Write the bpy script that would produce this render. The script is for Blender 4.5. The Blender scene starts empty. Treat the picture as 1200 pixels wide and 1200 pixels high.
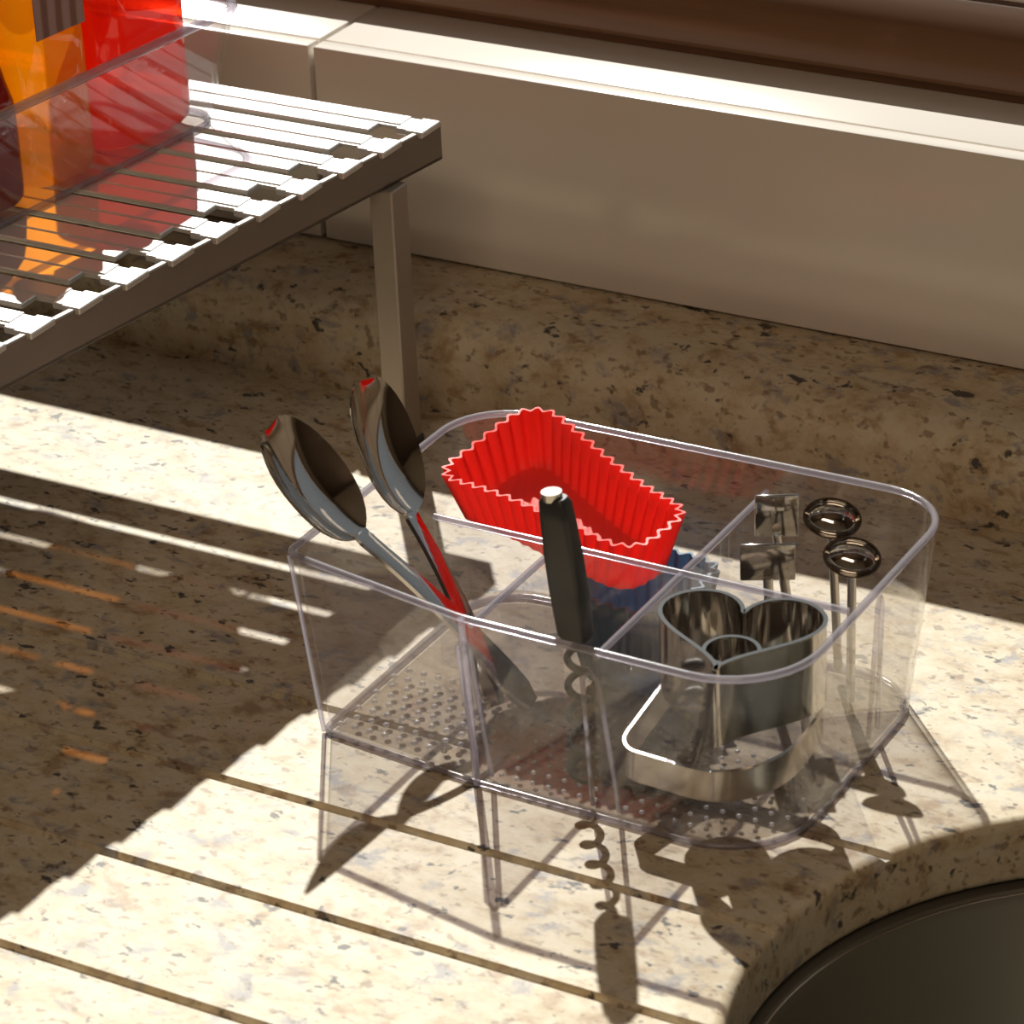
import bpy, bmesh, math, random
from mathutils import Vector, Matrix
random.seed(7)
S = 0.01                                   # all numbers below are centimetres
scene = bpy.context.scene
C = scene.collection

# ------------------------------------------------------------------ camera
yaw, pitch, roll = math.radians(-30.511), math.radians(27.6055), math.radians(-2.5756)
fwd = Vector((math.sin(yaw) * math.cos(pitch), math.cos(yaw) * math.cos(pitch), -math.sin(pitch)))
right = Vector((math.cos(yaw), -math.sin(yaw), 0))
up = right.cross(fwd)
r2 = right * math.cos(roll) + up * math.sin(roll)
u2 = up * math.cos(roll) - right * math.sin(roll)
cam = bpy.data.cameras.new('camera')
cam.sensor_width = 36
cam.lens = 4000 / 1200 * 36
cam.clip_start = 0.05
cam.dof.use_dof = True
cam.dof.focus_distance = 1.52
cam.dof.aperture_fstop = 22
camo = bpy.data.objects.new('camera', cam)
C.objects.link(camo)
M = Matrix((r2, u2, -fwd)).transposed().to_4x4()
M.translation = Vector((62.0, -130.596, 74.364)) * S
camo.matrix_world = M
scene.camera = camo

# ------------------------------------------------------------------ light
SUN_DIR = Vector((0.65, -0.89, -1.0))
w = bpy.data.worlds.new('daylight')
scene.world = w
w.use_nodes = True
w.node_tree.nodes['Background'].inputs[0].default_value = (0.88, 0.93, 1.0, 1)
w.node_tree.nodes['Background'].inputs[1].default_value = 0.25
sl = bpy.data.lights.new('sun', 'SUN')
sl.energy = 8.0
sl.angle = math.radians(0.7)
sl.color = (1.0, 0.965, 0.90)
so = bpy.data.objects.new('sun', sl)
C.objects.link(so)
so.rotation_euler = SUN_DIR.to_track_quat('-Z', 'Y').to_euler()
so.location = (-1.5, 3, 3)
al = bpy.data.lights.new('ceiling_fill_light', 'AREA')  # unseen area light added to lift the shaded areas
al.shape = 'RECTANGLE'
al.size, al.size_y = 1.2, 0.6
al.energy = 14
al.color = (1.0, 0.76, 0.53)
ao = bpy.data.objects.new('ceiling_fill_light', al)
C.objects.link(ao)
ao.location = (0.55, -1.75, 1.55)

vs = scene.view_settings
vs.view_transform = 'Standard'
vs.look = 'None'
vs.gamma = 1
vs.use_curve_mapping = False
vs.exposure = 0.0
scene.cycles.max_bounces = 14
scene.cycles.transparent_max_bounces = 32
scene.cycles.glossy_bounces = 6
scene.cycles.caustics_reflective = False
scene.cycles.caustics_refractive = False
scene.cycles.sample_clamp_indirect = 6.0

# ------------------------------------------------------------------ materials
def new_mat(name):
    m = bpy.data.materials.new(name)
    m.use_nodes = True
    nt = m.node_tree
    nt.nodes.clear()
    out = nt.nodes.new('ShaderNodeOutputMaterial')
    return m, nt, out

def N(nt, t, **kw):
    n = nt.nodes.new(t)
    for k, v in kw.items():
        if k.startswith('i_'):
            n.inputs[k[2:].replace('_', ' ')].default_value = v
        else:
            setattr(n, k, v)
    return n

def principled(name, col, rough=0.5, metal=0.0, spec=0.5, bump=None, noise=None, coat=0.0):
    m, nt, out = new_mat(name)
    p = N(nt, 'ShaderNodeBsdfPrincipled')
    p.inputs['Base Color'].default_value = (*col, 1)
    p.inputs['Roughness'].default_value = rough
    p.inputs['Metallic'].default_value = metal
    p.inputs['Specular IOR Level'].default_value = spec
    p.inputs['Coat Weight'].default_value = coat
    nt.links.new(p.outputs[0], out.inputs[0])
    if noise:
        sc, amt = noise
        tc = N(nt, 'ShaderNodeTexCoord')
        no = N(nt, 'ShaderNodeTexNoise')
        no.inputs['Scale'].default_value = sc
        no.inputs['Detail'].default_value = 5
        nt.links.new(tc.outputs['Object'], no.inputs['Vector'])
        mr = N(nt, 'ShaderNodeMapRange')
        mr.inputs['To Min'].default_value = 1 - amt
        mr.inputs['To Max'].default_value = 1 + amt
        nt.links.new(no.outputs['Fac'], mr.inputs['Value'])
        mx = N(nt, 'ShaderNodeMix', data_type='RGBA', blend_type='MULTIPLY')
        mx.inputs[0].default_value = 1
        mx.inputs[6].default_value = (*col, 1)
        nt.links.new(mr.outputs[0], mx.inputs[7])
        nt.links.new(mx.outputs[2], p.inputs['Base Color'])
    if bump:
        sc, st = bump
        tc = N(nt, 'ShaderNodeTexCoord')
        no = N(nt, 'ShaderNodeTexNoise')
        no.inputs['Scale'].default_value = sc
        nt.links.new(tc.outputs['Object'], no.inputs['Vector'])
        b = N(nt, 'ShaderNodeBump')
        b.inputs['Strength'].default_value = st
        b.inputs['Distance'].default_value = 0.002
        nt.links.new(no.outputs['Fac'], b.inputs['Height'])
        nt.links.new(b.outputs[0], p.inputs['Normal'])
    return m

def clear(name, tint, haze=0.0, hazecol=(0.9, 0.9, 0.95), ior=1.58, rough=0.025):
    """clear plastic: light passes straight through, Fresnel gloss on top, optional milky share"""
    m, nt, out = new_mat(name)
    t = N(nt, 'ShaderNodeBsdfTransparent')
    t.inputs[0].default_value = (*tint, 1)
    g = N(nt, 'ShaderNodeBsdfGlossy')
    g.inputs['Roughness'].default_value = rough
    g.inputs['Color'].default_value = (1, 1, 1, 1)
    lw = N(nt, 'ShaderNodeLayerWeight')
    lw.inputs[0].default_value = 0.5
    pw = N(nt, 'ShaderNodeMath', operation='POWER')
    nt.links.new(lw.outputs['Facing'], pw.inputs[0])
    pw.inputs[1].default_value = 4.5
    f = N(nt, 'ShaderNodeMapRange')           # Schlick reflectance, the same on both sides
    f.inputs['To Min'].default_value = ((ior - 1) / (ior + 1)) ** 2
    f.inputs['To Max'].default_value = 0.9
    nt.links.new(pw.outputs[0], f.inputs['Value'])
    base = t
    if haze > 0:
        d = N(nt, 'ShaderNodeBsdfTranslucent')
        d.inputs[0].default_value = (*hazecol, 1)
        d2 = N(nt, 'ShaderNodeBsdfDiffuse')
        d2.inputs[0].default_value = (*hazecol, 1)
        ad = N(nt, 'ShaderNodeMixShader')
        ad.inputs[0].default_value = 0.5
        nt.links.new(d.outputs[0], ad.inputs[1])
        nt.links.new(d2.outputs[0], ad.inputs[2])
        mx = N(nt, 'ShaderNodeMixShader')
        mx.inputs[0].default_value = haze
        nt.links.new(t.outputs[0], mx.inputs[1])
        nt.links.new(ad.outputs[0], mx.inputs[2])
        base = mx
    m2 = N(nt, 'ShaderNodeMixShader')
    nt.links.new(f.outputs[0], m2.inputs[0])
    nt.links.new(base.outputs[0], m2.inputs[1])
    nt.links.new(g.outputs[0], m2.inputs[2])
    nt.links.new(m2.outputs[0], out.inputs[0])
    return m

def ramp(nt, stops):
    r = N(nt, 'ShaderNodeValToRGB')
    el = r.color_ramp.elements
    while len(el) < len(stops):
        el.new(0.5)
    for e, (p, c) in zip(el, stops):
        e.position = p
        e.color = (*c, 1)
    return r

def granite():
    m, nt, out = new_mat('granite')
    p = N(nt, 'ShaderNodeBsdfPrincipled')
    p.inputs['Roughness'].default_value = 0.5
    p.inputs['Specular IOR Level'].default_value = 0.22
    tc = N(nt, 'ShaderNodeTexCoord')
    mp = N(nt, 'ShaderNodeMapping')
    mp.inputs['Scale'].default_value = (0.8, 1.15, 1.0)
    mp.inputs['Rotation'].default_value = (0, 0, 0.35)
    nt.links.new(tc.outputs['Object'], mp.inputs['Vector'])
    L = nt.links.new
    def noise(scale, detail, rough=0.6, dist=0.0, off=0.0):
        n = N(nt, 'ShaderNodeTexNoise')
        n.inputs['Scale'].default_value = scale
        n.inputs['Detail'].default_value = detail
        n.inputs['Roughness'].default_value = rough
        n.inputs['Distortion'].default_value = dist
        if off:
            a = N(nt, 'ShaderNodeVectorMath', operation='ADD')
            a.inputs[1].default_value = (off, off * 1.7, off * .6)
            L(mp.outputs[0], a.inputs[0])
            L(a.outputs[0], n.inputs['Vector'])
        else:
            L(mp.outputs[0], n.inputs['Vector'])
        return n
    def mix(a, b, fac, blend='MIX'):
        x = N(nt, 'ShaderNodeMix', data_type='RGBA', blend_type=blend)
        L(fac, x.inputs[0])
        if isinstance(a, tuple): x.inputs[6].default_value = (*a, 1)
        else: L(a, x.inputs[6])
        if isinstance(b, tuple): x.inputs[7].default_value = (*b, 1)
        else: L(b, x.inputs[7])
        return x.outputs[2]
    base = noise(60, 6, 0.7, 0.2)
    rb = ramp(nt, [(0.30, (0.34, 0.24, 0.14)), (0.44, (0.50, 0.41, 0.28)), (0.58, (0.57, 0.50, 0.38)), (0.75, (0.49, 0.41, 0.30))])
    L(base.outputs['Fac'], rb.inputs[0])
    # grey-violet clouds
    n2 = noise(70, 5, 0.65, 0.4, 3.1)
    r2_ = ramp(nt, [(0.545, (0, 0, 0)), (0.66, (0.9, 0.9, 0.9))])
    L(n2.outputs['Fac'], r2_.inputs[0])
    c = mix(rb.outputs[0], (0.275, 0.26, 0.265), r2_.outputs[0])
    # brown patches
    n3 = noise(70, 4, 0.6, 0.3, 7.7)
    r3 = ramp(nt, [(0.57, (0, 0, 0)), (0.68, (0.6, 0.6, 0.6))])
    L(n3.outputs['Fac'], r3.inputs[0])
    c = mix(c, (0.25, 0.14, 0.062), r3.outputs[0])
    # dark mineral specks
    n4 = noise(120, 3, 0.55, 0.25, 12.3)
    r4 = ramp(nt, [(0.635, (0, 0, 0)), (0.69, (0.95, 0.95, 0.95))])
    L(n4.outputs['Fac'], r4.inputs[0])
    c = mix(c, (0.055, 0.05, 0.048), r4.outputs[0])
    n5 = noise(190, 2, 0.5, 0.0, 21.0)
    r5 = ramp(nt, [(0.595, (0, 0, 0)), (0.68, (0.62, 0.62, 0.62))])
    L(n5.outputs['Fac'], r5.inputs[0])
    c = mix(c, (0.15, 0.095, 0.055), r5.outputs[0])
    L(c, p.inputs['Base Color'])
    L(p.outputs[0], out.inputs[0])
    return m

def wood():
    m, nt, out = new_mat('dark_wood')
    p = N(nt, 'ShaderNodeBsdfPrincipled')
    p.inputs['Roughness'].default_value = 0.42
    tc = N(nt, 'ShaderNodeTexCoord')
    mp = N(nt, 'ShaderNodeMapping')
    mp.inputs['Scale'].default_value = (3, 60, 60)
    n = N(nt, 'ShaderNodeTexNoise')
    n.inputs['Scale'].default_value = 1.6
    n.inputs['Detail'].default_value = 6
    r = ramp(nt, [(0.3, (0.11, 0.05, 0.022)), (0.55, (0.165, 0.078, 0.034)), (0.8, (0.135, 0.066, 0.032))])
    nt.links.new(tc.outputs['Object'], mp.inputs['Vector'])
    nt.links.new(mp.outputs[0], n.inputs['Vector'])
    nt.links.new(n.outputs['Fac'], r.inputs[0])
    nt.links.new(r.outputs[0], p.inputs['Base Color'])
    nt.links.new(p.outputs[0], out.inputs[0])
    return m

def silicone(name, col, trans):
    m, nt, out = new_mat(name)
    p = N(nt, 'ShaderNodeBsdfPrincipled')
    p.inputs['Base Color'].default_value = (*col, 1)
    p.inputs['Roughness'].default_value = 0.45
    p.inputs['Specular IOR Level'].default_value = 0.35
    t = N(nt, 'ShaderNodeBsdfTranslucent')
    t.inputs[0].default_value = (*col, 1)
    mx = N(nt, 'ShaderNodeMixShader')
    mx.inputs[0].default_value = trans
    nt.links.new(p.outputs[0], mx.inputs[1])
    nt.links.new(t.outputs[0], mx.inputs[2])
    nt.links.new(mx.outputs[0], out.inputs[0])
    return m

MAT = {
    'dot': clear('moulded_dot', (0.8, 0.8, 0.82), haze=0.5, hazecol=(0.92, 0.90, 0.93), rough=0.08),
    'granite': granite(),
    'wood': wood(),
    'tile': principled('wall_tile', (0.76, 0.71, 0.655), 0.16, spec=0.5, noise=(9, 0.05)),
    'grout': principled('grout', (0.20, 0.17, 0.13), 0.9, bump=(300, 0.3)),
    'plaster': principled('plaster', (0.72, 0.66, 0.56), 0.9, bump=(60, 0.1)),
    'ceiling': principled('ceiling_paint', (0.6, 0.5, 0.38), 0.9),
    'cabinet': principled('dark_room_wall', (0.11, 0.075, 0.05), 0.8, noise=(3, 0.2)),
    'floor': principled('floor_boards', (0.22, 0.14, 0.085), 0.6, noise=(5, 0.3)),
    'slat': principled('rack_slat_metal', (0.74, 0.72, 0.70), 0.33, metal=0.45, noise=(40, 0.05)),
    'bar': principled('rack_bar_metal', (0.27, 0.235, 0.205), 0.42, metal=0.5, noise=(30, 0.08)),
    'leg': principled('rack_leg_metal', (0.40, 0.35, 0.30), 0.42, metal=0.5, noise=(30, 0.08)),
    'steel': principled('stainless_steel', (0.62, 0.60, 0.57), 0.09, metal=1.0, noise=(20, 0.03)),
    'steel_soft': principled('brushed_steel', (0.60, 0.57, 0.53), 0.2, metal=1.0, noise=(120, 0.06)),
    'black': principled('black_plastic', (0.035, 0.036, 0.038), 0.32, noise=(60, 0.2)),
    'worm': principled('dark_steel_wire', (0.05, 0.048, 0.045), 0.3, metal=0.6),
    'sink': principled('sink_basin_steel', (0.19, 0.18, 0.15), 0.42, metal=0.7, noise=(15, 0.1)),
    'red': silicone('red_silicone', (0.95, 0.095, 0.075), 0.45),
    'blue': silicone('blue_silicone', (0.22, 0.36, 0.52), 0.4),
    'plastic': clear('clear_plastic', (0.95, 0.945, 0.95), haze=0.010),
    'plastic_floor': clear('clear_plastic_floor', (0.87, 0.85, 0.83), haze=0.025),
    'plastic_edge': clear('clear_plastic_edge', (0.72, 0.70, 0.76), haze=0.27, hazecol=(0.88, 0.85, 0.92), rough=0.1),
    'glass': clear('window_glass', (0.97, 0.98, 0.97)),
    'amber': clear('amber_liquid', (0.98, 0.55, 0.05), haze=0.46, hazecol=(1.0, 0.60, 0.02)),
    'redplastic': clear('red_plastic', (0.80, 0.15, 0.06), haze=0.72, hazecol=(0.95, 0.04, 0.015)),
    'maroon': clear('maroon_plastic', (0.42, 0.07, 0.04), haze=0.8, hazecol=(0.40, 0.03, 0.03)),
    'white': principled('white_plastic', (0.8, 0.78, 0.75), 0.35),
}
def label_stripes():
    m, nt, out = new_mat('striped_label')
    p = N(nt, 'ShaderNodeBsdfPrincipled')
    p.inputs['Roughness'].default_value = 0.5
    tc = N(nt, 'ShaderNodeTexCoord')
    wv = N(nt, 'ShaderNodeTexWave', bands_direction='Y')
    wv.inputs['Scale'].default_value = 34
    wv.inputs['Distortion'].default_value = 1.5
    r = ramp(nt, [(0.2, (0.22, 0.09, 0.07)), (0.5, (0.36, 0.20, 0.10)), (0.8, (0.40, 0.24, 0.24))])
    nt.links.new(tc.outputs['Object'], wv.inputs['Vector'])
    nt.links.new(wv.outputs['Fac'], r.inputs[0])
    nt.links.new(r.outputs[0], p.inputs['Base Color'])
    nt.links.new(p.outputs[0], out.inputs[0])
    return m
MAT['label'] = label_stripes()

# ------------------------------------------------------------------ helpers
def V(*a): return Vector(a)

def make(name, bm, mat, parent=None, smooth=False, loc=None, kind=None):
    """links ONE mesh object; bm is in cm, relative to loc"""
    bmesh.ops.recalc_face_normals(bm, faces=bm.faces)
    me = bpy.data.meshes.new(name)
    bmesh.ops.scale(bm, vec=(S, S, S), verts=bm.verts)
    bm.to_mesh(me)
    bm.free()
    me.materials.append(MAT[mat])
    if smooth:
        for p in me.polygons: p.use_smooth = True
        if smooth != 'all':
            me.set_sharp_from_angle(angle=math.radians(smooth))
    o = bpy.data.objects.new(name, me)
    C.objects.link(o)
    if parent: o.parent = parent
    if loc: o.location = Vector(loc) * S
    if kind: o['kind'] = kind
    return o

def thing(name, label, cat, loc=(0, 0, 0), rotz=0, group=None, kind=None):
    o = bpy.data.objects.new(name, None)
    o.empty_display_size = 0.02
    C.objects.link(o)
    o.location = Vector(loc) * S
    o.rotation_euler = (0, 0, rotz)
    if label: o['label'] = label
    if cat: o['category'] = cat
    if group: o['group'] = group
    if kind: o['kind'] = kind
    return o

def box(bm, a, b, bevel=0.0, seg=2):
    vs_ = []
    for x in (a[0], b[0]):
        for y in (a[1], b[1]):
            for z in (a[2], b[2]):
                vs_.append(bm.verts.new((x, y, z)))
    idx = [(0, 1, 3, 2), (4, 6, 7, 5), (0, 4, 5, 1), (2, 3, 7, 6), (0, 2, 6, 4), (1, 5, 7, 3)]
    fs = [bm.faces.new([vs_[i] for i in f]) for f in idx]
    if bevel > 0:
        es = set(e for f in fs for e in f.edges)
        bmesh.ops.bevel(bm, geom=list(es), offset=bevel, segments=seg, affect='EDGES', profile=0.5)
    return bm

def BX(a, b, bevel=0.0, seg=2):
    return box(bmesh.new(), a, b, bevel, seg)

def rounded(corners, radii, seg=8):
    """closed 2-D loop (ccw) with arcs at the corners"""
    n = len(corners)
    out = []
    for i in range(n):
        p = Vector(corners[i]); a = Vector(corners[i - 1]); b = Vector(corners[(i + 1) % n])
        r = radii[i] if hasattr(radii, '__len__') else radii
        d1 = (a - p).normalized(); d2 = (b - p).normalized()
        ang = d1.angle(d2)
        t = r / math.tan(ang / 2)
        c = p + (d1 + d2).normalized() * (r / math.sin(ang / 2))
        s = p + d1 * t; e = p + d2 * t
        a0 = math.atan2(s.y - c.y, s.x - c.x); a1 = math.atan2(e.y - c.y, e.x - c.x)
        da = (a1 - a0 + math.pi) % (2 * math.pi) - math.pi
        for k in range(seg + 1):
            q = a0 + da * k / seg
            out.append(Vector((c.x + r * math.cos(q), c.y + r * math.sin(q))))
    return out

def resample(loop, n):
    L = [0.0]
    m = len(loop)
    for i in range(m): L.append(L[-1] + (loop[(i + 1) % m] - loop[i]).length)
    out = []
    j = 0
    for k in range(n):
        s = L[-1] * k / n
        while L[j + 1] < s: j += 1
        t = (s - L[j]) / max(1e-9, L[j + 1] - L[j])
        out.append(loop[j].lerp(loop[(j + 1) % m], t))
    return out

def loft(bm, loops, close_first=False, close_last=False, wrap=False):
    """loops: lists of 3-D points, equal counts, each closed"""
    rows = [[bm.verts.new(p) for p in l] for l in loops]
    n = len(rows[0])
    rng = range(len(rows)) if wrap else range(len(rows) - 1)
    for i in rng:
        a, b = rows[i], rows[(i + 1) % len(rows)]
        for k in range(n):
            bm.faces.new((a[k], a[(k + 1) % n], b[(k + 1) % n], b[k]))
    if close_first: bm.faces.new(rows[0][::-1])
    if close_last: bm.faces.new(rows[-1])
    return rows

def tube(bm, pts, r, n=8, closed=False, radii=None, caps=True):
    pts = [Vector(p) for p in pts]
    m = len(pts)
    rows = []
    prev = None
    for i in range(m):
        if closed: t = pts[(i + 1) % m] - pts[i - 1]
        else: t = pts[min(i + 1, m - 1)] - pts[max(i - 1, 0)]
        t.normalize()
        if prev is None:
            a = Vector((0, 0, 1)) if abs(t.z) < 0.9 else Vector((1, 0, 0))
            nrm = (a - t * a.dot(t)).normalized()
        else:
            nrm = (prev - t * prev.dot(t)).normalized()
        prev = nrm
        bi = t.cross(nrm)
        rr = radii[i] if radii else r
        rows.append([pts[i] + (nrm * math.cos(2 * math.pi * k / n) + bi * math.sin(2 * math.pi * k / n)) * rr for k in range(n)])
    loft(bm, rows, close_first=caps and not closed, close_last=caps and not closed, wrap=closed)
    return bm

def frame(origin, ax, nz):
    """matrix with local X = ax, local Z close to nz, origin in cm -> m"""
    x = Vector(ax).normalized()
    z = Vector(nz)
    z = (z - x * z.dot(x)).normalized()
    y = z.cross(x)
    m = Matrix((x, y, z)).transposed().to_4x4()
    m.translation = Vector(origin) * S
    return m

def offset_loop(loop, d):
    """inward offset of a ccw loop"""
    n = len(loop)
    out = []
    for i in range(n):
        t = (loop[(i + 1) % n] - loop[i - 1])
        if t.length < 1e-9: t = loop[(i + 1) % n] - loop[i]
        t.normalize()
        out.append(loop[i] + Vector((-t.y, t.x)) * d)
    return out

# ================================================================== THE SETTING
ZT, ZS = 5.08, 15.7          # top of the granite upstand, top of the sill
YT = 6.0                      # face of the wall tiles
XL, XR = -125.0, 150.0        # room sides
YB = -260.0                   # room back
ZF, ZC = -90.0, 165.0
WX0, WX1, WZ1 = -118.0, 95.0, 140.0   # window opening

def struct(name, bm, mat, **k):
    return make(name, bm, mat, kind='structure', **k)

struct('floor', BX((XL, YB, ZF - 4), (XR, 20, ZF)), 'floor')
struct('ceiling', BX((XL, YB, ZC), (XR, 20, ZC + 4)), 'ceiling')
struct('wall_left', BX((XL - 4, YB, ZF), (XL, 20, ZC)), 'cabinet')
struct('wall_right', BX((XR, YB, ZF), (XR + 4, 20, ZC)), 'cabinet')
struct('wall_front', BX((XL, YB - 4, ZF), (XR, YB, ZC)), 'cabinet')
bm = bmesh.new()
box(bm, (XL, YT + 1.0, ZF), (XR, 20, ZS - 0.95))                 # below the window
box(bm, (XL, YT + 1.0, ZS - 0.95), (WX0, 20, ZC))                # left of it
box(bm, (WX1, YT + 1.0, ZS - 0.95), (XR, 20, ZC))                # right of it
box(bm, (WX0, YT + 1.0, WZ1), (WX1, 20, ZC))                     # above it
wall_back = struct('wall_back', bm, 'grout')
TJ, TW = -29.1, 41.0
for k in range(-2, 3):
    x0 = TJ + k * TW + 0.14
    make('tile', BX((max(x0, XL + .1), YT, ZT + 0.12), (x0 + TW - 0.28, YT + 1.02, ZS), 0.12, 2), 'tile', wall_back, smooth=35)

# window: sill tiles, wooden frame, glass
win = thing('window_1', None, None, kind='structure')
for k in range(-2, 3):
    x0 = TJ + k * TW + 0.14
    make('sill_tile', BX((max(x0, WX0 + .1), YT + 1.18, ZS - 0.95), (min(x0 + TW - 0.28, WX1 - .1), 18, ZS - 0.02), 0.09, 2), 'tile', win, smooth=35)
bm = bmesh.new()
prof = [(12.5, 15.72), (12.35, 16.2), (11.9, 16.35), (11.75, 16.6), (11.75, 17.45), (11.9, 17.85), (13.8, 19.9), (14.1, 20.05), (15.2, 20.05), (15.2, 15.72)]
rows = [[bm.verts.new((x, y, z)) for y, z in prof] for x in (WX0 + .1, WX1 - .1)]
n = len(prof)
for k in range(n): bm.faces.new((rows[0][k], rows[0][(k + 1) % n], rows[1][(k + 1) % n], rows[1][k]))
bm.faces.new(rows[0]); bm.faces.new(rows[1][::-1])
make('bottom_rail', bm, 'wood', win, smooth=30)
make('top_rail', BX((WX0 + .1, 13.2, WZ1 - 6), (WX1 - .1, 15.2, WZ1 - .1), .2), 'wood', win)
make('stile', BX((WX0 + .1, 13.2, 20.1), (WX0 + 6, 15.2, WZ1 - 6.1), .2), 'wood', win)
make('stile', BX((WX1 - 6, 13.2, 20.1), (WX1 - .1, 15.2, WZ1 - 6.1), .2), 'wood', win)
make('glazing_bead', BX((WX0 + 6.2, 14.2, 20.06), (WX1 - 6.2, 14.45, 20.3)), 'white', win)
make('pane', BX((WX0 + 6.05, 14.5, 20.08), (WX1 - 6.05, 14.8, WZ1 - 6.1)), 'glass', win)

# out-of-view housing made up to go with the added fill light
lamp = thing('ceiling_fill_lamp', 'unseen flat rectangular fill lamp added on the ceiling', 'lamp', (55, -175, 156))
make('housing', BX((-62, -32, 0.6), (62, 32, 9)), 'white', lamp)

# ================================================================== COUNTER WITH SINK CUT-OUT
def curve_plate(name, loops, z0, z1, bevel):
    """flat plate from an outer loop and holes with a rounded edge; returns bmesh in cm"""
    cu = bpy.data.curves.new(name, 'CURVE')
    cu.dimensions = '2D'
    cu.fill_mode = 'BOTH'
    for l in loops:
        sp = cu.splines.new('POLY')
        sp.points.add(len(l) - 1)
        for p, q in zip(sp.points, l): p.co = (q[0], q[1], 0, 1)
        sp.use_cyclic_u = True
    cu.extrude = (z1 - z0) / 2 - bevel
    cu.bevel_depth = bevel
    cu.bevel_resolution = 3
    cu.offset = -bevel
    ob = bpy.data.objects.new(name, cu)
    C.objects.link(ob)
    dg = bpy.context.evaluated_depsgraph_get()
    me = bpy.data.meshes.new_from_object(ob.evaluated_get(dg))
    bpy.data.objects.remove(ob); bpy.data.curves.remove(cu)
    bm = bmesh.new(); bm.from_mesh(me); bpy.data.meshes.remove(me)
    bmesh.ops.remove_doubles(bm, verts=bm.verts, dist=1e-3)
    bmesh.ops.translate(bm, verts=bm.verts, vec=(0, 0, (z0 + z1) / 2))
    return bm

SINK = [Vector((31.4 + 15.8 * math.cos(2 * math.pi * k / 96), -34.5 + 15.8 * math.sin(2 * math.pi * k / 96))) for k in range(96)]
outer = [Vector((XL + .2, -66)), Vector((XR - .2, -66)), Vector((XR - .2, 6.5)), Vector((XL + .2, 6.5))]
bm = curve_plate('plate', [outer, SINK], -3.0, 0.0, 0.45)
counter = make('countertop', bm, 'granite')
counter['label'] = 'speckled cream granite worktop with drainer grooves running to the sink'
counter['category'] = 'countertop'
# drainer grooves, cut into the slab
GROOVES = [(-27.1, -16), (-33.75, -15), (-40.4, -14), (-47.4, -13)]
bm = bmesh.new()
for gy, gx in GROOVES:
    pr = [(gy - 0.26, 0.6), (gy - 0.26, -0.05), (gy - 0.14, -0.26), (gy + 0.14, -0.26), (gy + 0.26, -0.05), (gy + 0.26, 0.6)]
    x1 = 22
    loft(bm, [[Vector((-90, y, z)) for y, z in pr], [Vector((x1, y, z)) for y, z in pr]], True, True)
cut = make('cutter', bm, 'granite')
md = counter.modifiers.new('grooves', 'BOOLEAN')
md.object = cut
md.operation = 'DIFFERENCE'
md.solver = 'EXACT'
dg = bpy.context.evaluated_depsgraph_get()
me = bpy.data.meshes.new_from_object(counter.evaluated_get(dg))
counter.modifiers.clear()
counter.data = me
bpy.data.objects.remove(cut)
for p in me.polygons: p.use_smooth = True
me.set_sharp_from_angle(angle=math.radians(28))

# base cabinet under the worktop (keeps the slab off thin air)
base_cab = thing('base_cabinet', 'dark wooden base cabinet carrying the granite worktop', 'cabinet', (0, 0, ZF))
make('carcass', BX((XL + 1, -62, 0), (10, 6, 86.9)), 'cabinet', base_cab)
make('carcass', BX((64, -62, 0), (XR - 1, 6, 86.9)), 'cabinet', base_cab)

# sink basin, undermounted
sink = thing('sink_basin', 'dark round undermounted steel sink basin let into the granite worktop', 'sink', (0, 0, -22))
bm = bmesh.new()
def zl(loop, z): return [Vector((p.x, p.y, z)) for p in loop]
o1 = offset_loop(SINK, -2.2); i0 = offset_loop(SINK, 0.25); i1 = offset_loop(SINK, 0.6); i2 = offset_loop(SINK, 1.4); i3 = offset_loop(SINK, 3.0)
loft(bm, [zl(o1, 18.92), zl(i0, 18.92), zl(i1, 18.4), zl(i2, 3.5), zl(i3, 1.2), zl(offset_loop(SINK, 5.0), 0.8)], False, True)
make('bowl', bm, 'sink', sink, smooth=50)
bm = bmesh.new()
ring = [Vector((p.x, p.y, 18.7)) for p in offset_loop(SINK, 0.22)]
tube(bm, ring, 0.17, 6, closed=True)
make('rim_bead', bm, 'steel_soft', sink, smooth='all')
bm = bmesh.new()
tube(bm, [(31.4, -34.5, 0.9), (31.4, -34.5, 1.15)], 4.2, 28)
make('drain', bm, 'steel_soft', sink, smooth=40)

# granite upstand behind the worktop
bm = bmesh.new()
prof = [(6.9, 0.02), (0.0, 0.02), *[(2.6 - 2.6 * math.cos(a * math.pi / 16), 2.9 + 2.1 * math.sin(a * math.pi / 16)) for a in range(8)], (2.6, 5.0), (6.9, 5.06)]
rows = [[bm.verts.new((x, y, z)) for y, z in prof] for x in (XL + .3, XR - .3)]
for k in range(len(prof)): bm.faces.new((rows[0][k], rows[0][(k + 1) % len(prof)], rows[1][(k + 1) % len(prof)], rows[1][k]))
bm.faces.new(rows[0]); bm.faces.new(rows[1][::-1])
up_ = make('granite_upstand', bm, 'granite', smooth=30)
up_['label'] = 'low granite upstand ledge below the beige wall tiles'
up_['category'] = 'backsplash'

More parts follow.
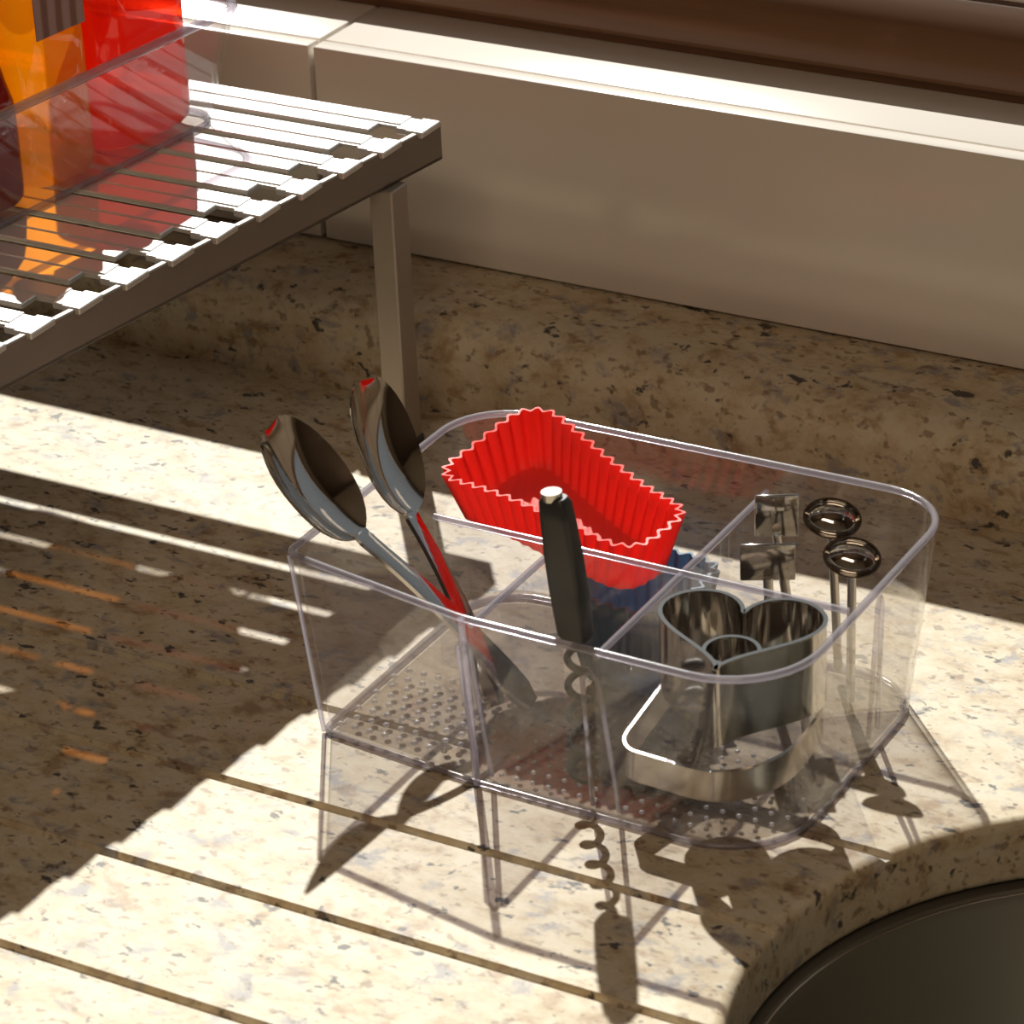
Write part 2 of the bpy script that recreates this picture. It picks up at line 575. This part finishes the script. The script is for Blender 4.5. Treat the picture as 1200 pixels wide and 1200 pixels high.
# ================================================================== RACK
RZ = 15.8
RROT = math.radians(0.3)
SK = 0.134        # the end bars stand slightly askew to the slats
rack = thing('shelf_rack', 'grey metal counter rack with slatted top standing before the tiled wall', 'rack', (-17.6, -0.5, 0), RROT)
PITCH, NSL, RLEN = 2.92, 18, 58.0
DEPTH = PITCH * NSL
sl_mesh = None
for k in range(NSL):
    y1 = -k * PITCH - 0.12
    if sl_mesh is None:
        bm = bmesh.new()
        # local: rear edge at y=0, front edge at y=-2.34, top at z=0
        box(bm, (-RLEN + 1.6, -1.12, -0.26), (-1.5, 0, 0), 0.05, 1)          # rear half
        box(bm, (-RLEN + 1.6, -1.26, -0.26), (-1.5, -1.1, -0.07))             # groove floor
        box(bm, (-RLEN + 1.6, -2.34, -0.26), (-2.55, -1.24, 0), 0.05, 1)      # front half, stops at the notch
        box(bm, (-1.52, -1.55, -0.34), (-0.3, -0.12, -0.03), 0.04, 1)         # tab into the end bar
        o = make('slat', bm, 'slat', rack, smooth=30)
        sl_mesh = o.data
    else:
        o = bpy.data.objects.new('slat', sl_mesh); C.objects.link(o); o.parent = rack
    o.location = Vector((SK * y1, y1, RZ)) * S
for side in (0, 1):
    xo = 0.0 if side == 0 else -RLEN
    sg = 1 if side == 0 else -1
    bm = bmesh.new()
    box(bm, (min(xo, xo - sg * .35), -DEPTH, RZ - 2.0), (max(xo, xo - sg * .35), 0.0, RZ - 0.10), 0.06, 1)
    box(bm, (min(xo, xo - sg * 3.2), -DEPTH, RZ - 2.0), (max(xo, xo - sg * 3.2), 0.0, RZ - 1.75), 0.06, 1)  # lower flange, added to block sun falling through the slat-end notches
    for v in bm.verts: v.co.x += SK * v.co.y
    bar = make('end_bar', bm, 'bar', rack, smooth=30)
    for k in range(NSL):
        y1 = -k * PITCH - 0.05
        xt = xo + SK * y1
        make('bar_tooth', BX((min(xt, xt - sg * .95), y1 - 1.75, RZ - 0.34), (max(xt, xt - sg * .95), y1, RZ - .02), .05, 1), 'slat', bar, smooth=30)
for xo in (-0.85, -RLEN + 0.55):
    for yo in (-3.9, -DEPTH + 2.6):
        xq = xo + SK * yo
        bm = BX((xq, yo - .75, 0.35), (xq + 1.25, yo + .75, RZ - 2.0), 0.08, 1)
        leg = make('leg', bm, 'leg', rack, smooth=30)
        make('foot_cap', BX((xq - .1, yo - .85, 0.0), (xq + 1.35, yo + .85, 0.6), 0.08, 1), 'black', leg, smooth=30)

# ================================================================== BIN ON THE RACK
BZ = RZ + 0.02
BROT = math.radians(-6.3)
binr = thing('storage_bin', 'clear plastic bin full of bottles standing on the slatted rack', 'storage bin', (-27.0, -3.4, BZ), BROT)
BW, BL, BH = 15.0, 33.0, 5.4
def tray_walls(rim, base, z0, z1, th=0.22):
    bm = bmesh.new()
    ri, bi = offset_loop(rim, th), offset_loop(base, th)
    loft(bm, [zl(base, z0), zl(rim, z1), zl(ri, z1), zl(bi, z0 + .02)], wrap=True)
    return bm
rimc = rounded([(-BW - .4, -BL - .4), (0.5, -BL - .4), (0.5, 0.5), (-BW - .4, 0.5)], 1.6, 7)
basc = rounded([(-BW, -BL), (-.1, -BL), (-.1, -1.2), (-BW, -1.2)], 1.6, 7)
make('wall', tray_walls(rimc, basc, 0.05, BH), 'plastic', binr, smooth=40)
bm = bmesh.new()
loft(bm, [zl(offset_loop(basc, .1), 0.22), zl(offset_loop(basc, .1), 0.42)], True, True)
make('bin_floor', bm, 'plastic_floor', binr, smooth=40)
bm = bmesh.new(); tube(bm, zl(offset_loop(rimc, .1), BH), 0.24, 8, closed=True)
make('rim', bm, 'plastic_edge', binr, smooth='all')
bm = bmesh.new(); tube(bm, zl(offset_loop(basc, .12), 0.14), 0.14, 6, closed=True)
make('base_edge', bm, 'plastic_edge', binr, smooth='all')

# bottles inside the bin (rounded bodies with shoulders, neck and cap)
def bottle(name, label, loc, w_, d_, h, mat, rot=0, neck=1.1, capmat='white', shoulder=0.72, lab=None):
    t = thing(name, label, 'bottle', loc, BROT + rot)
    def sec(k, z, r):
        l = rounded([(-w_ / 2 * k, -d_ / 2 * k), (w_ / 2 * k, -d_ / 2 * k), (w_ / 2 * k, d_ / 2 * k), (-w_ / 2 * k, d_ / 2 * k)], r * k, 6)
        return zl(l, z)
    r = min(w_, d_) * 0.36
    bm = bmesh.new()
    k2 = neck / (max(w_, d_) / 2)
    loft(bm, [sec(.90, 0, r), sec(.98, .25, r), sec(1, .8, r), sec(1.0, h * .45, r), sec(.97, h * shoulder, r), sec(.86, h * (shoulder + .35 * (.92 - shoulder)), r), sec(k2 * 1.5, h * (shoulder + .65 * (.92 - shoulder)), r), sec(k2 * 1.15, h * .92, r)], True, True)
    make('body', bm, mat, t, smooth=50)
    bm = bmesh.new(); tube(bm, [(0, 0, h * .92 + .02), (0, 0, h * .94), (0, 0, h)], neck, 18, radii=[neck * 1.15, neck * 1.15, neck])
    make('cap', bm, capmat, t, smooth=40)
    if lab:
        make('label_patch', BX((w_ / 2 + .01, -d_ * .33, h * lab[0]), (w_ / 2 + .07, d_ * .33, h * lab[1])), 'label', t)
    return t
def on_bin(lx, ly):
    c, s = math.cos(BROT), math.sin(BROT)
    return (-27.0 + lx * c - ly * s, -3.4 + lx * s + ly * c, BZ + 0.44)
bottle('red_bottle', 'bright red plastic bottle at the wall end of the clear bin', on_bin(-3.0, -5.2), 4.8, 6.6, 11.5, 'redplastic', shoulder=.80)
bottle('amber_bottle', 'amber orange bottle with a striped label beside the red bottle', on_bin(-2.7, -11.3), 4.4, 4.8, 11.8, 'amber', lab=(.60, .81), shoulder=.82)
bottle('maroon_bottle', 'small dark maroon bottle with silver cap beside the amber bottle', on_bin(-2.4, -15.9), 3.8, 4.2, 7.9, 'maroon', capmat='steel_soft', shoulder=.6)
bottle('orange_bottle', 'short orange bottle in the clear bin behind the red bottle', on_bin(-9.2, -5.2), 5.0, 7.0, 6.6, 'amber', shoulder=.66)
bottle('crimson_bottle', 'crimson bottle in the clear bin behind the small maroon bottle', on_bin(-9.0, -14.8), 5.2, 6.4, 11.5, 'redplastic', shoulder=.80)
bottle('brown_bottle', 'broad dark maroon bottle filling the clear bin past the small maroon bottle', on_bin(-5.6, -26.0), 8.6, 8.0, 12.0, 'maroon', shoulder=.8)

# ================================================================== CLEAR ORGANISER
org = thing('clear_organiser', 'clear plastic divided organiser box on the granite worktop', 'organiser', (0, 0, 0))
H = 8.7
rim = rounded([(-8.45, -29.55), (0.8, -31.2), (14.75, -31.35), (14.75, -13.75), (-8.35, -13.95)], [0.8, 6.0, 3.9, 3.2, 3.2], 9)
base = rounded([(-7.75, -29.0), (0.3, -29.75), (13.9, -29.95), (13.9, -14.7), (-7.65, -14.9)], [0.8, 6.0, 3.9, 3.0, 3.0], 9)
make('wall', tray_walls(rim, base, 0.02, H, 0.24), 'plastic', org, smooth=40)
bm = bmesh.new()
fl = offset_loop(base, .26)
loft(bm, [zl(fl, 0.3), zl(fl, 0.5)], True, True)
make('tray_floor', bm, 'plastic_floor', org, smooth=40)
bm = bmesh.new(); tube(bm, zl(offset_loop(rim, .12), H), 0.17, 8, closed=True)
make('rim', bm, 'plastic_edge', org, smooth='all')
bm = bmesh.new(); tube(bm, zl(offset_loop(base, .12), 0.13), 0.13, 6, closed=True)
make('base_edge', bm, 'plastic_edge', org, smooth='all')
DZ = 7.7
def divider(a, b, ztop=DZ, th=0.2):
    a = Vector(a); b = Vector(b)
    d = (b - a).normalized(); nn = Vector((-d.y, d.x)) * th / 2
    bm = bmesh.new()
    l = [a + nn, a - nn, b - nn, b + nn]
    loft(bm, [zl(l, 0.52), zl(l, ztop)], True, True)
    o = make('divider', bm, 'plastic', org)
    bm = bmesh.new()
    tube(bm, [(a.x, a.y, ztop), (b.x, b.y, ztop)], 0.15, 8)
    make('divider_edge', bm, 'plastic_edge', o, smooth=50)
    return o
LY = -22.5
divider((-5.5, LY), (13.55, LY))
divider((6.2, LY - .2), (6.2, -30.0))
divider((6.2, LY + .2), (6.2, -14.6))
divider((0.5, LY - .2), (0.5, -29.9))
make_edge = lambda a, b, r: make('wall_edge', tube(bmesh.new(), [a, b], r, 8), 'plastic_edge', org, smooth=50)
make_edge((0.75, -31.0, 8.6), (0.3, -29.66, .1), .17)
make_edge((-8.2, -29.5, 8.6), (-7.6, -28.85, .1), .1)
# paired upright ribs that hold the dividers
def slot(pts_low, pts_high):
    """U-shaped rib: two uprights joined at the top"""
    (a, b), (c, d) = pts_low, pts_high
    bm = bmesh.new()
    tube(bm, [(a[0], a[1], .5), (c[0], c[1], 7.0), ((c[0] + d[0]) / 2, (c[1] + d[1]) / 2, 7.4), (d[0], d[1], 7.0), (b[0], b[1], .5)], 0.12, 6)
    make('divider_slot', bm, 'plastic_edge', org, smooth='all')
slot([(13.45, -20.2), (13.45, -19.3)], [(13.95, -20.5), (13.95, -20.1)])
slot([(5.6, -29.55), (6.8, -29.55)], [(5.9, -30.6), (6.6, -30.6)])
slot([(0.15, -29.4), (0.85, -29.4)], [(0.25, -30.55), (0.85, -30.6)])
# raised dots moulded into the floors
bm = bmesh.new()
def dots(x0, x1, y0, y1, p, r):
    ny = int((y1 - y0) / p); nx = int((x1 - x0) / p)
    for i in range(nx + 1):
        for j in range(ny + 1):
            x, y = x0 + i * p + (p / 2 if j % 2 else 0), y0 + j * p
            if x > x1: continue
            if x > 10.4 and y < -26.6 and (x - 10.2) ** 2 + (y + 26.2) ** 2 > 3.3 ** 2: continue
            mt = Matrix.Translation((x, y, 0.5)) @ Matrix.Diagonal((r, r, r * .7, 1))
            bmesh.ops.create_icosphere(bm, subdivisions=1, radius=1, matrix=mt)
dots(6.9, 13.2, -29.2, -23.4, 0.72, 0.13)
dots(-6.9, -0.2, -28.6, -23.4, 0.72, 0.17)
dots(1.2, 5.6, -29.2, -23.4, 0.72, 0.13)
o = make('floor_dots', bm, 'dot', org, smooth='all', kind='stuff')
o['label'] = 'rows of small raised dots moulded into the tray floor'

# ================================================================== SPOONS
def spoon_mesh(L=15.8, bowl=5.9, wb=1.95, dep=0.85, wh=0.62):
    """returns outer surface; local X along the spoon, +Z the hollow side"""
    rows = []
    nb, nh, m = 16, 14, 12
    L0 = L - bowl
    def sect(x, hw, depth, zc, th):
        top, bot = [], []
        for k in range(m + 1):
            u = -1 + 2 * k / m
            z = zc - depth * (1 - u * u)
            top.append(Vector((x, u * hw, z + th / 2)))
            bot.append(Vector((x, u * hw, z - th / 2)))
        return top + bot[::-1]
    for i in range(nh):
        t = i / (nh - 1)
        x = L0 * t * 0.97
        hw = wh * (1 - t) ** 1.3 * 0.85 + 0.30 + 0.10 * (t ** 4)
        if i == 0: hw *= .55
        if i == 1: hw *= .93
        z = 0.75 * math.sin(math.pi * t) * 0.5 - 0.25 * t
        rows.append(sect(x, hw, -0.05, z, 0.2))
    for i in range(nb + 1):
        t = i / nb
        x = L0 + bowl * (0.5 - 0.5 * math.cos(math.pi * t))
        s = (x - L0) / bowl
        hw = wb * (max(0.0, 1 - abs((s - 0.52) / 0.53) ** 2.3)) ** 0.55 if s > 0 else 0
        hw = max(hw, 0.40 * (1 - s) if s < .3 else 0.10)
        d = dep * math.sin(math.pi * min(1, max(0, s)) ** 0.9) ** 0.8
        zc = -0.25 + 0.55 * s
        rows.append(sect(x, hw, d, zc, 0.16))
    bm = bmesh.new()
    loft(bm, rows, True, True)
    return bm
def spoon(label, end, rest, nz, L):
    end = Vector(end); rest = Vector(rest)
    o = make('table_spoon', spoon_mesh(L), 'steel', None, smooth=60)
    o.matrix_world = frame(end, rest - end, nz)
    o['label'] = label; o['category'] = 'spoon'; o['group'] = 'steel spoons standing in the organiser'
    return o
spoon('steel tablespoon leaning out over the short side of the clear organiser', (0.0, -24.5, 0.95), (-7.56, -26.35, 9.46), (0.78, -0.02, 0.62), 16.1)
spoon('steel tablespoon leaning over the corner nearest the rack leg', (-1.3, -25.2, 0.95), (-7.42, -22.25, 9.6), (0.82, 0.06, 0.55), 14.8)

# ================================================================== CORKSCREW
ck = thing('corkscrew', 'black handled corkscrew standing upright in the clear organiser', 'corkscrew', (4.75, -28.9, 0.52))
bm = bmesh.new()
hl = []
for t, wx, wy in ((0, .58, .42), (.03, .66, .48), (.3, .70, .52), (.6, .70, .5), (.85, .64, .46), (.96, .60, .42), (1.0, .48, .32)):
    l = rounded([(-wx, -wy), (wx, -wy), (wx, wy), (-wx, wy)], .22, 4)
    z = 7.15 + t * 6.1
    sh = -0.75 * (t)
    hl.append([Vector((p.x + sh, p.y, z)) for p in l])
loft(bm, hl, True, True)
make('handle', bm, 'black', ck, smooth=40)
bm = bmesh.new(); tube(bm, [(-.86, 0, 13.1), (-.88, 0, 13.42)], .42, 16)
make('end_cap', bm, 'steel_soft', ck, smooth=40)
bm = bmesh.new()
pts, rad = [], []
NT = 5.2
for i in range(131):
    t = i / 130
    a = t * NT * 2 * math.pi
    r = 0.40 * min(1, t * 8 + .1)
    pts.append((r * math.cos(a), r * math.sin(a), 7.0 - t * 6.75))
    rad.append(0.16 * (1 if t < .9 else 1 - (t - .9) * 8))
tube(bm, pts, .13, 7, radii=rad)
tube(bm, [(0, 0, 6.6), (0, 0, 7.3)], .2, 10)
make('worm', bm, 'worm', ck, smooth='all')

# ================================================================== FLUTED SILICONE MOULDS
def mould(name, label, rimc, floorc, rz, fz, mat, th=0.16, r=1.3, flutes=44, amp=0.16, lip=True):
    """rimc/floorc: 4 corners ccw; rz/fz: height at each corner"""
    n = flutes * 6
    rl = resample(rounded(rimc, r, 8), n)
    fl_ = resample(rounded(floorc, r * .8, 8), n)
    def zat(p, cs, zs):
        # plane fit through the four corner heights (inverse distance)
        ws = [1 / (0.05 + (p - Vector(c)).length ** 2) for c in cs]
        return sum(a * b for a, b in zip(ws, zs)) / sum(ws)
    def ring(t, off, zoff=0):
        loop = [fl_[i].lerp(rl[i], t) for i in range(n)]
        out = []
        for i in range(n):
            tg = (loop[(i + 1) % n] - loop[i - 1]).normalized()
            nin = Vector((-tg.y, tg.x))
            wv = amp * (0.25 + 0.75 * t) * math.cos(2 * math.pi * i / 6)
            p = loop[i] + nin * (wv + off)
            z = zat(fl_[i], floorc, fz) * (1 - t) + zat(rl[i], rimc, rz) * t + zoff
            out.append(Vector((p.x, p.y, z)))
        return out
    bm = bmesh.new()
    levels = [0, .08, .3, .6, .88, 1.0]
    loops = [ring(t, 0) for t in levels] + [ring(t, th) for t in levels[::-1]]
    fo = loops[0]; fi = loops[-1]
    for q in fi: q.z += th
    loft(bm, loops, True, True)
    o = make(name, bm, mat, None, smooth=55)
    o['label'] = label; o['category'] = 'baking mould'
    return o
mould('silicone_mould', 'red fluted silicone baking mould in the clear organiser',
      [(-7.3, -20.3), (3.7, -22.1), (4.75, -18.5), (-5.0, -14.3)], [(-6.4, -19.9), (3.1, -21.5), (3.9, -18.7), (-4.6, -15.2)],
      [8.4, 7.9, 8.3, 9.6], [6.3, 5.5, 5.6, 7.0], 'red', r=1.5, flutes=44)
mould('silicone_mould', 'blue fluted silicone baking mould under the red one',
      [(-0.6, -21.7), (5.0, -22.0), (5.2, -16.4), (-0.4, -16.2)], [(0.2, -21.0), (4.2, -21.2), (4.4, -17.2), (0.4, -17.0)],
      [4.95, 4.95, 4.95, 4.95], [0.55, .55, .55, .55], 'blue', r=1.2, flutes=28)

# ================================================================== COOKIE CUTTERS
def band(loop, z0, z1, th=0.07, ztilt=None, curl=0.1):
    """thin upright strip following a closed 2-D loop"""
    zt = ztilt or (lambda p: 0)
    o = loop; i = offset_loop(loop, th)
    bm = bmesh.new()
    f = lambda l, z: [Vector((p.x, p.y, z + zt(p))) for p in l]
    oo = offset_loop(loop, -curl * .5); ii = offset_loop(loop, th + curl * .5)
    loft(bm, [f(o, z0), f(o, z1 - curl), f(oo, z1 - curl * .4), f(oo, z1), f(ii, z1), f(ii, z1 - curl * .4), f(i, z1 - curl), f(i, z0)], wrap=True)
    return bm
def heart(cx, cy, s, ang, n=90):
    out = []
    for k in range(n):
        t = 2 * math.pi * k / n
        x = 16 * math.sin(t) ** 3
        y = 13 * math.cos(t) - 5 * math.cos(2 * t) - 2 * math.cos(3 * t) - math.cos(4 * t)
        x *= s / 17; y *= s / 17
        out.append(Vector((cx + x * math.cos(ang) - y * math.sin(ang), cy + x * math.sin(ang) + y * math.cos(ang))))
    return out[::-1]
hb = make('heart_cutter', band(heart(10.55, -26.35, 3.55, math.radians(12)), 4.75, 8.35, 0.08), 'steel', None, smooth=35)
hb['label'] = 'tall heart shaped steel cookie cutter resting on the bent steel ring cutter'
hb['category'] = 'cookie cutter'
circ = lambda cx, cy, r, n=40: [Vector((cx + r * math.cos(2 * math.pi * k / n), cy + r * math.sin(2 * math.pi * k / n))) for k in range(n)]
rc = make('round_cutter', band(circ(10.9, -27.6, 1.12), 4.75, 7.95, 0.07), 'steel', None, smooth=35)
rc['label'] = 'small round steel cookie cutter standing inside the heart cutter'
rc['category'] = 'cookie cutter'
dl = rounded([(6.55, -29.3), (13.3, -29.6), (13.55, -23.1), (6.75, -23.1)], [0.9, 3.4, 2.0, 1.2], 10)
dl = resample(dl, 90)
dc = make('ring_cutter', band(dl, 1.9, 3.3, 0.08, ztilt=lambda p: (p.y + 29.6) * 0.22, curl=.06), 'steel_soft', None, smooth=35)
dc['label'] = 'bent steel ring cutter leaning below the heart shaped cutter'
dc['category'] = 'cookie cutter'

# ================================================================== SMALL STEEL TOOLS IN THE BACK COMPARTMENT
def stem(bm, a, b, w_=0.22):
    tube(bm, [a, b], w_, 8)
def spreader(label, foot, head, w_=1.2, h_=1.15):
    t = thing('small_spreader', label, 'spreader', foot, 0, 'small square headed spreaders')
    f = Vector(foot); hd = Vector(head) - f
    bm = bmesh.new(); stem(bm, (0, 0, 0), tuple(hd - Vector((0, 0, h_ * .75)))); make('handle', bm, 'steel_soft', t, smooth=50)
    bm = BX((-w_, -.07, -h_), (w_, .07, h_), .06, 2)
    o = make('blade', bm, 'steel', t, smooth=35)
    o.location = hd * S
    o.rotation_euler = (math.radians(14), 0, math.radians(27))
    return t
def measure(label, foot, head, r=1.15):
    t = thing('measuring_spoon', label, 'measuring spoon', foot, 0, 'small measuring spoons')
    f = Vector(foot); hd = Vector(head) - f
    bm = bmesh.new(); stem(bm, (0, 0, 0), tuple(hd - Vector((0, 0, r * .8))), .2); make('handle', bm, 'steel_soft', t, smooth=50)
    bm = bmesh.new()
    lo, li = [], []
    for i in range(1, 8):
        a = math.pi / 2 * i / 7
        lo.append([Vector((r * 1.25 * math.sin(a) * math.cos(q), r * .85 * math.sin(a) * math.sin(q), -r * .7 * math.cos(a))) for q in [2 * math.pi * k / 28 for k in range(28)]])
    for l in lo[::-1]:
        li.append([p * .93 + Vector((0, 0, .0)) for p in l])
    loft(bm, lo + li, True, True)
    o = make('bowl', bm, 'steel', t, smooth=60)
    o.location = hd * S
    o.rotation_euler = (math.radians(62), 0, math.radians(8))
    return t
spreader('small steel spreader with square blade against the back wall of the organiser', (8.0, -15.6, .6), (7.5, -16.35, 7.7), 0.92)
spreader('small steel spreader with square blade standing one row before the back wall', (8.4, -18.6, .6), (8.15, -18.6, 6.75), 1.15, 1.0)
measure('small steel measuring spoon with oval bowl against the back wall of the organiser', (10.0, -15.6, .6), (9.85, -15.95, 7.9), 1.02)
measure('small steel measuring spoon with oval bowl beside the rounded end wall of the organiser', (11.6, -17.9, .6), (11.5, -17.6, 7.25), 1.0)
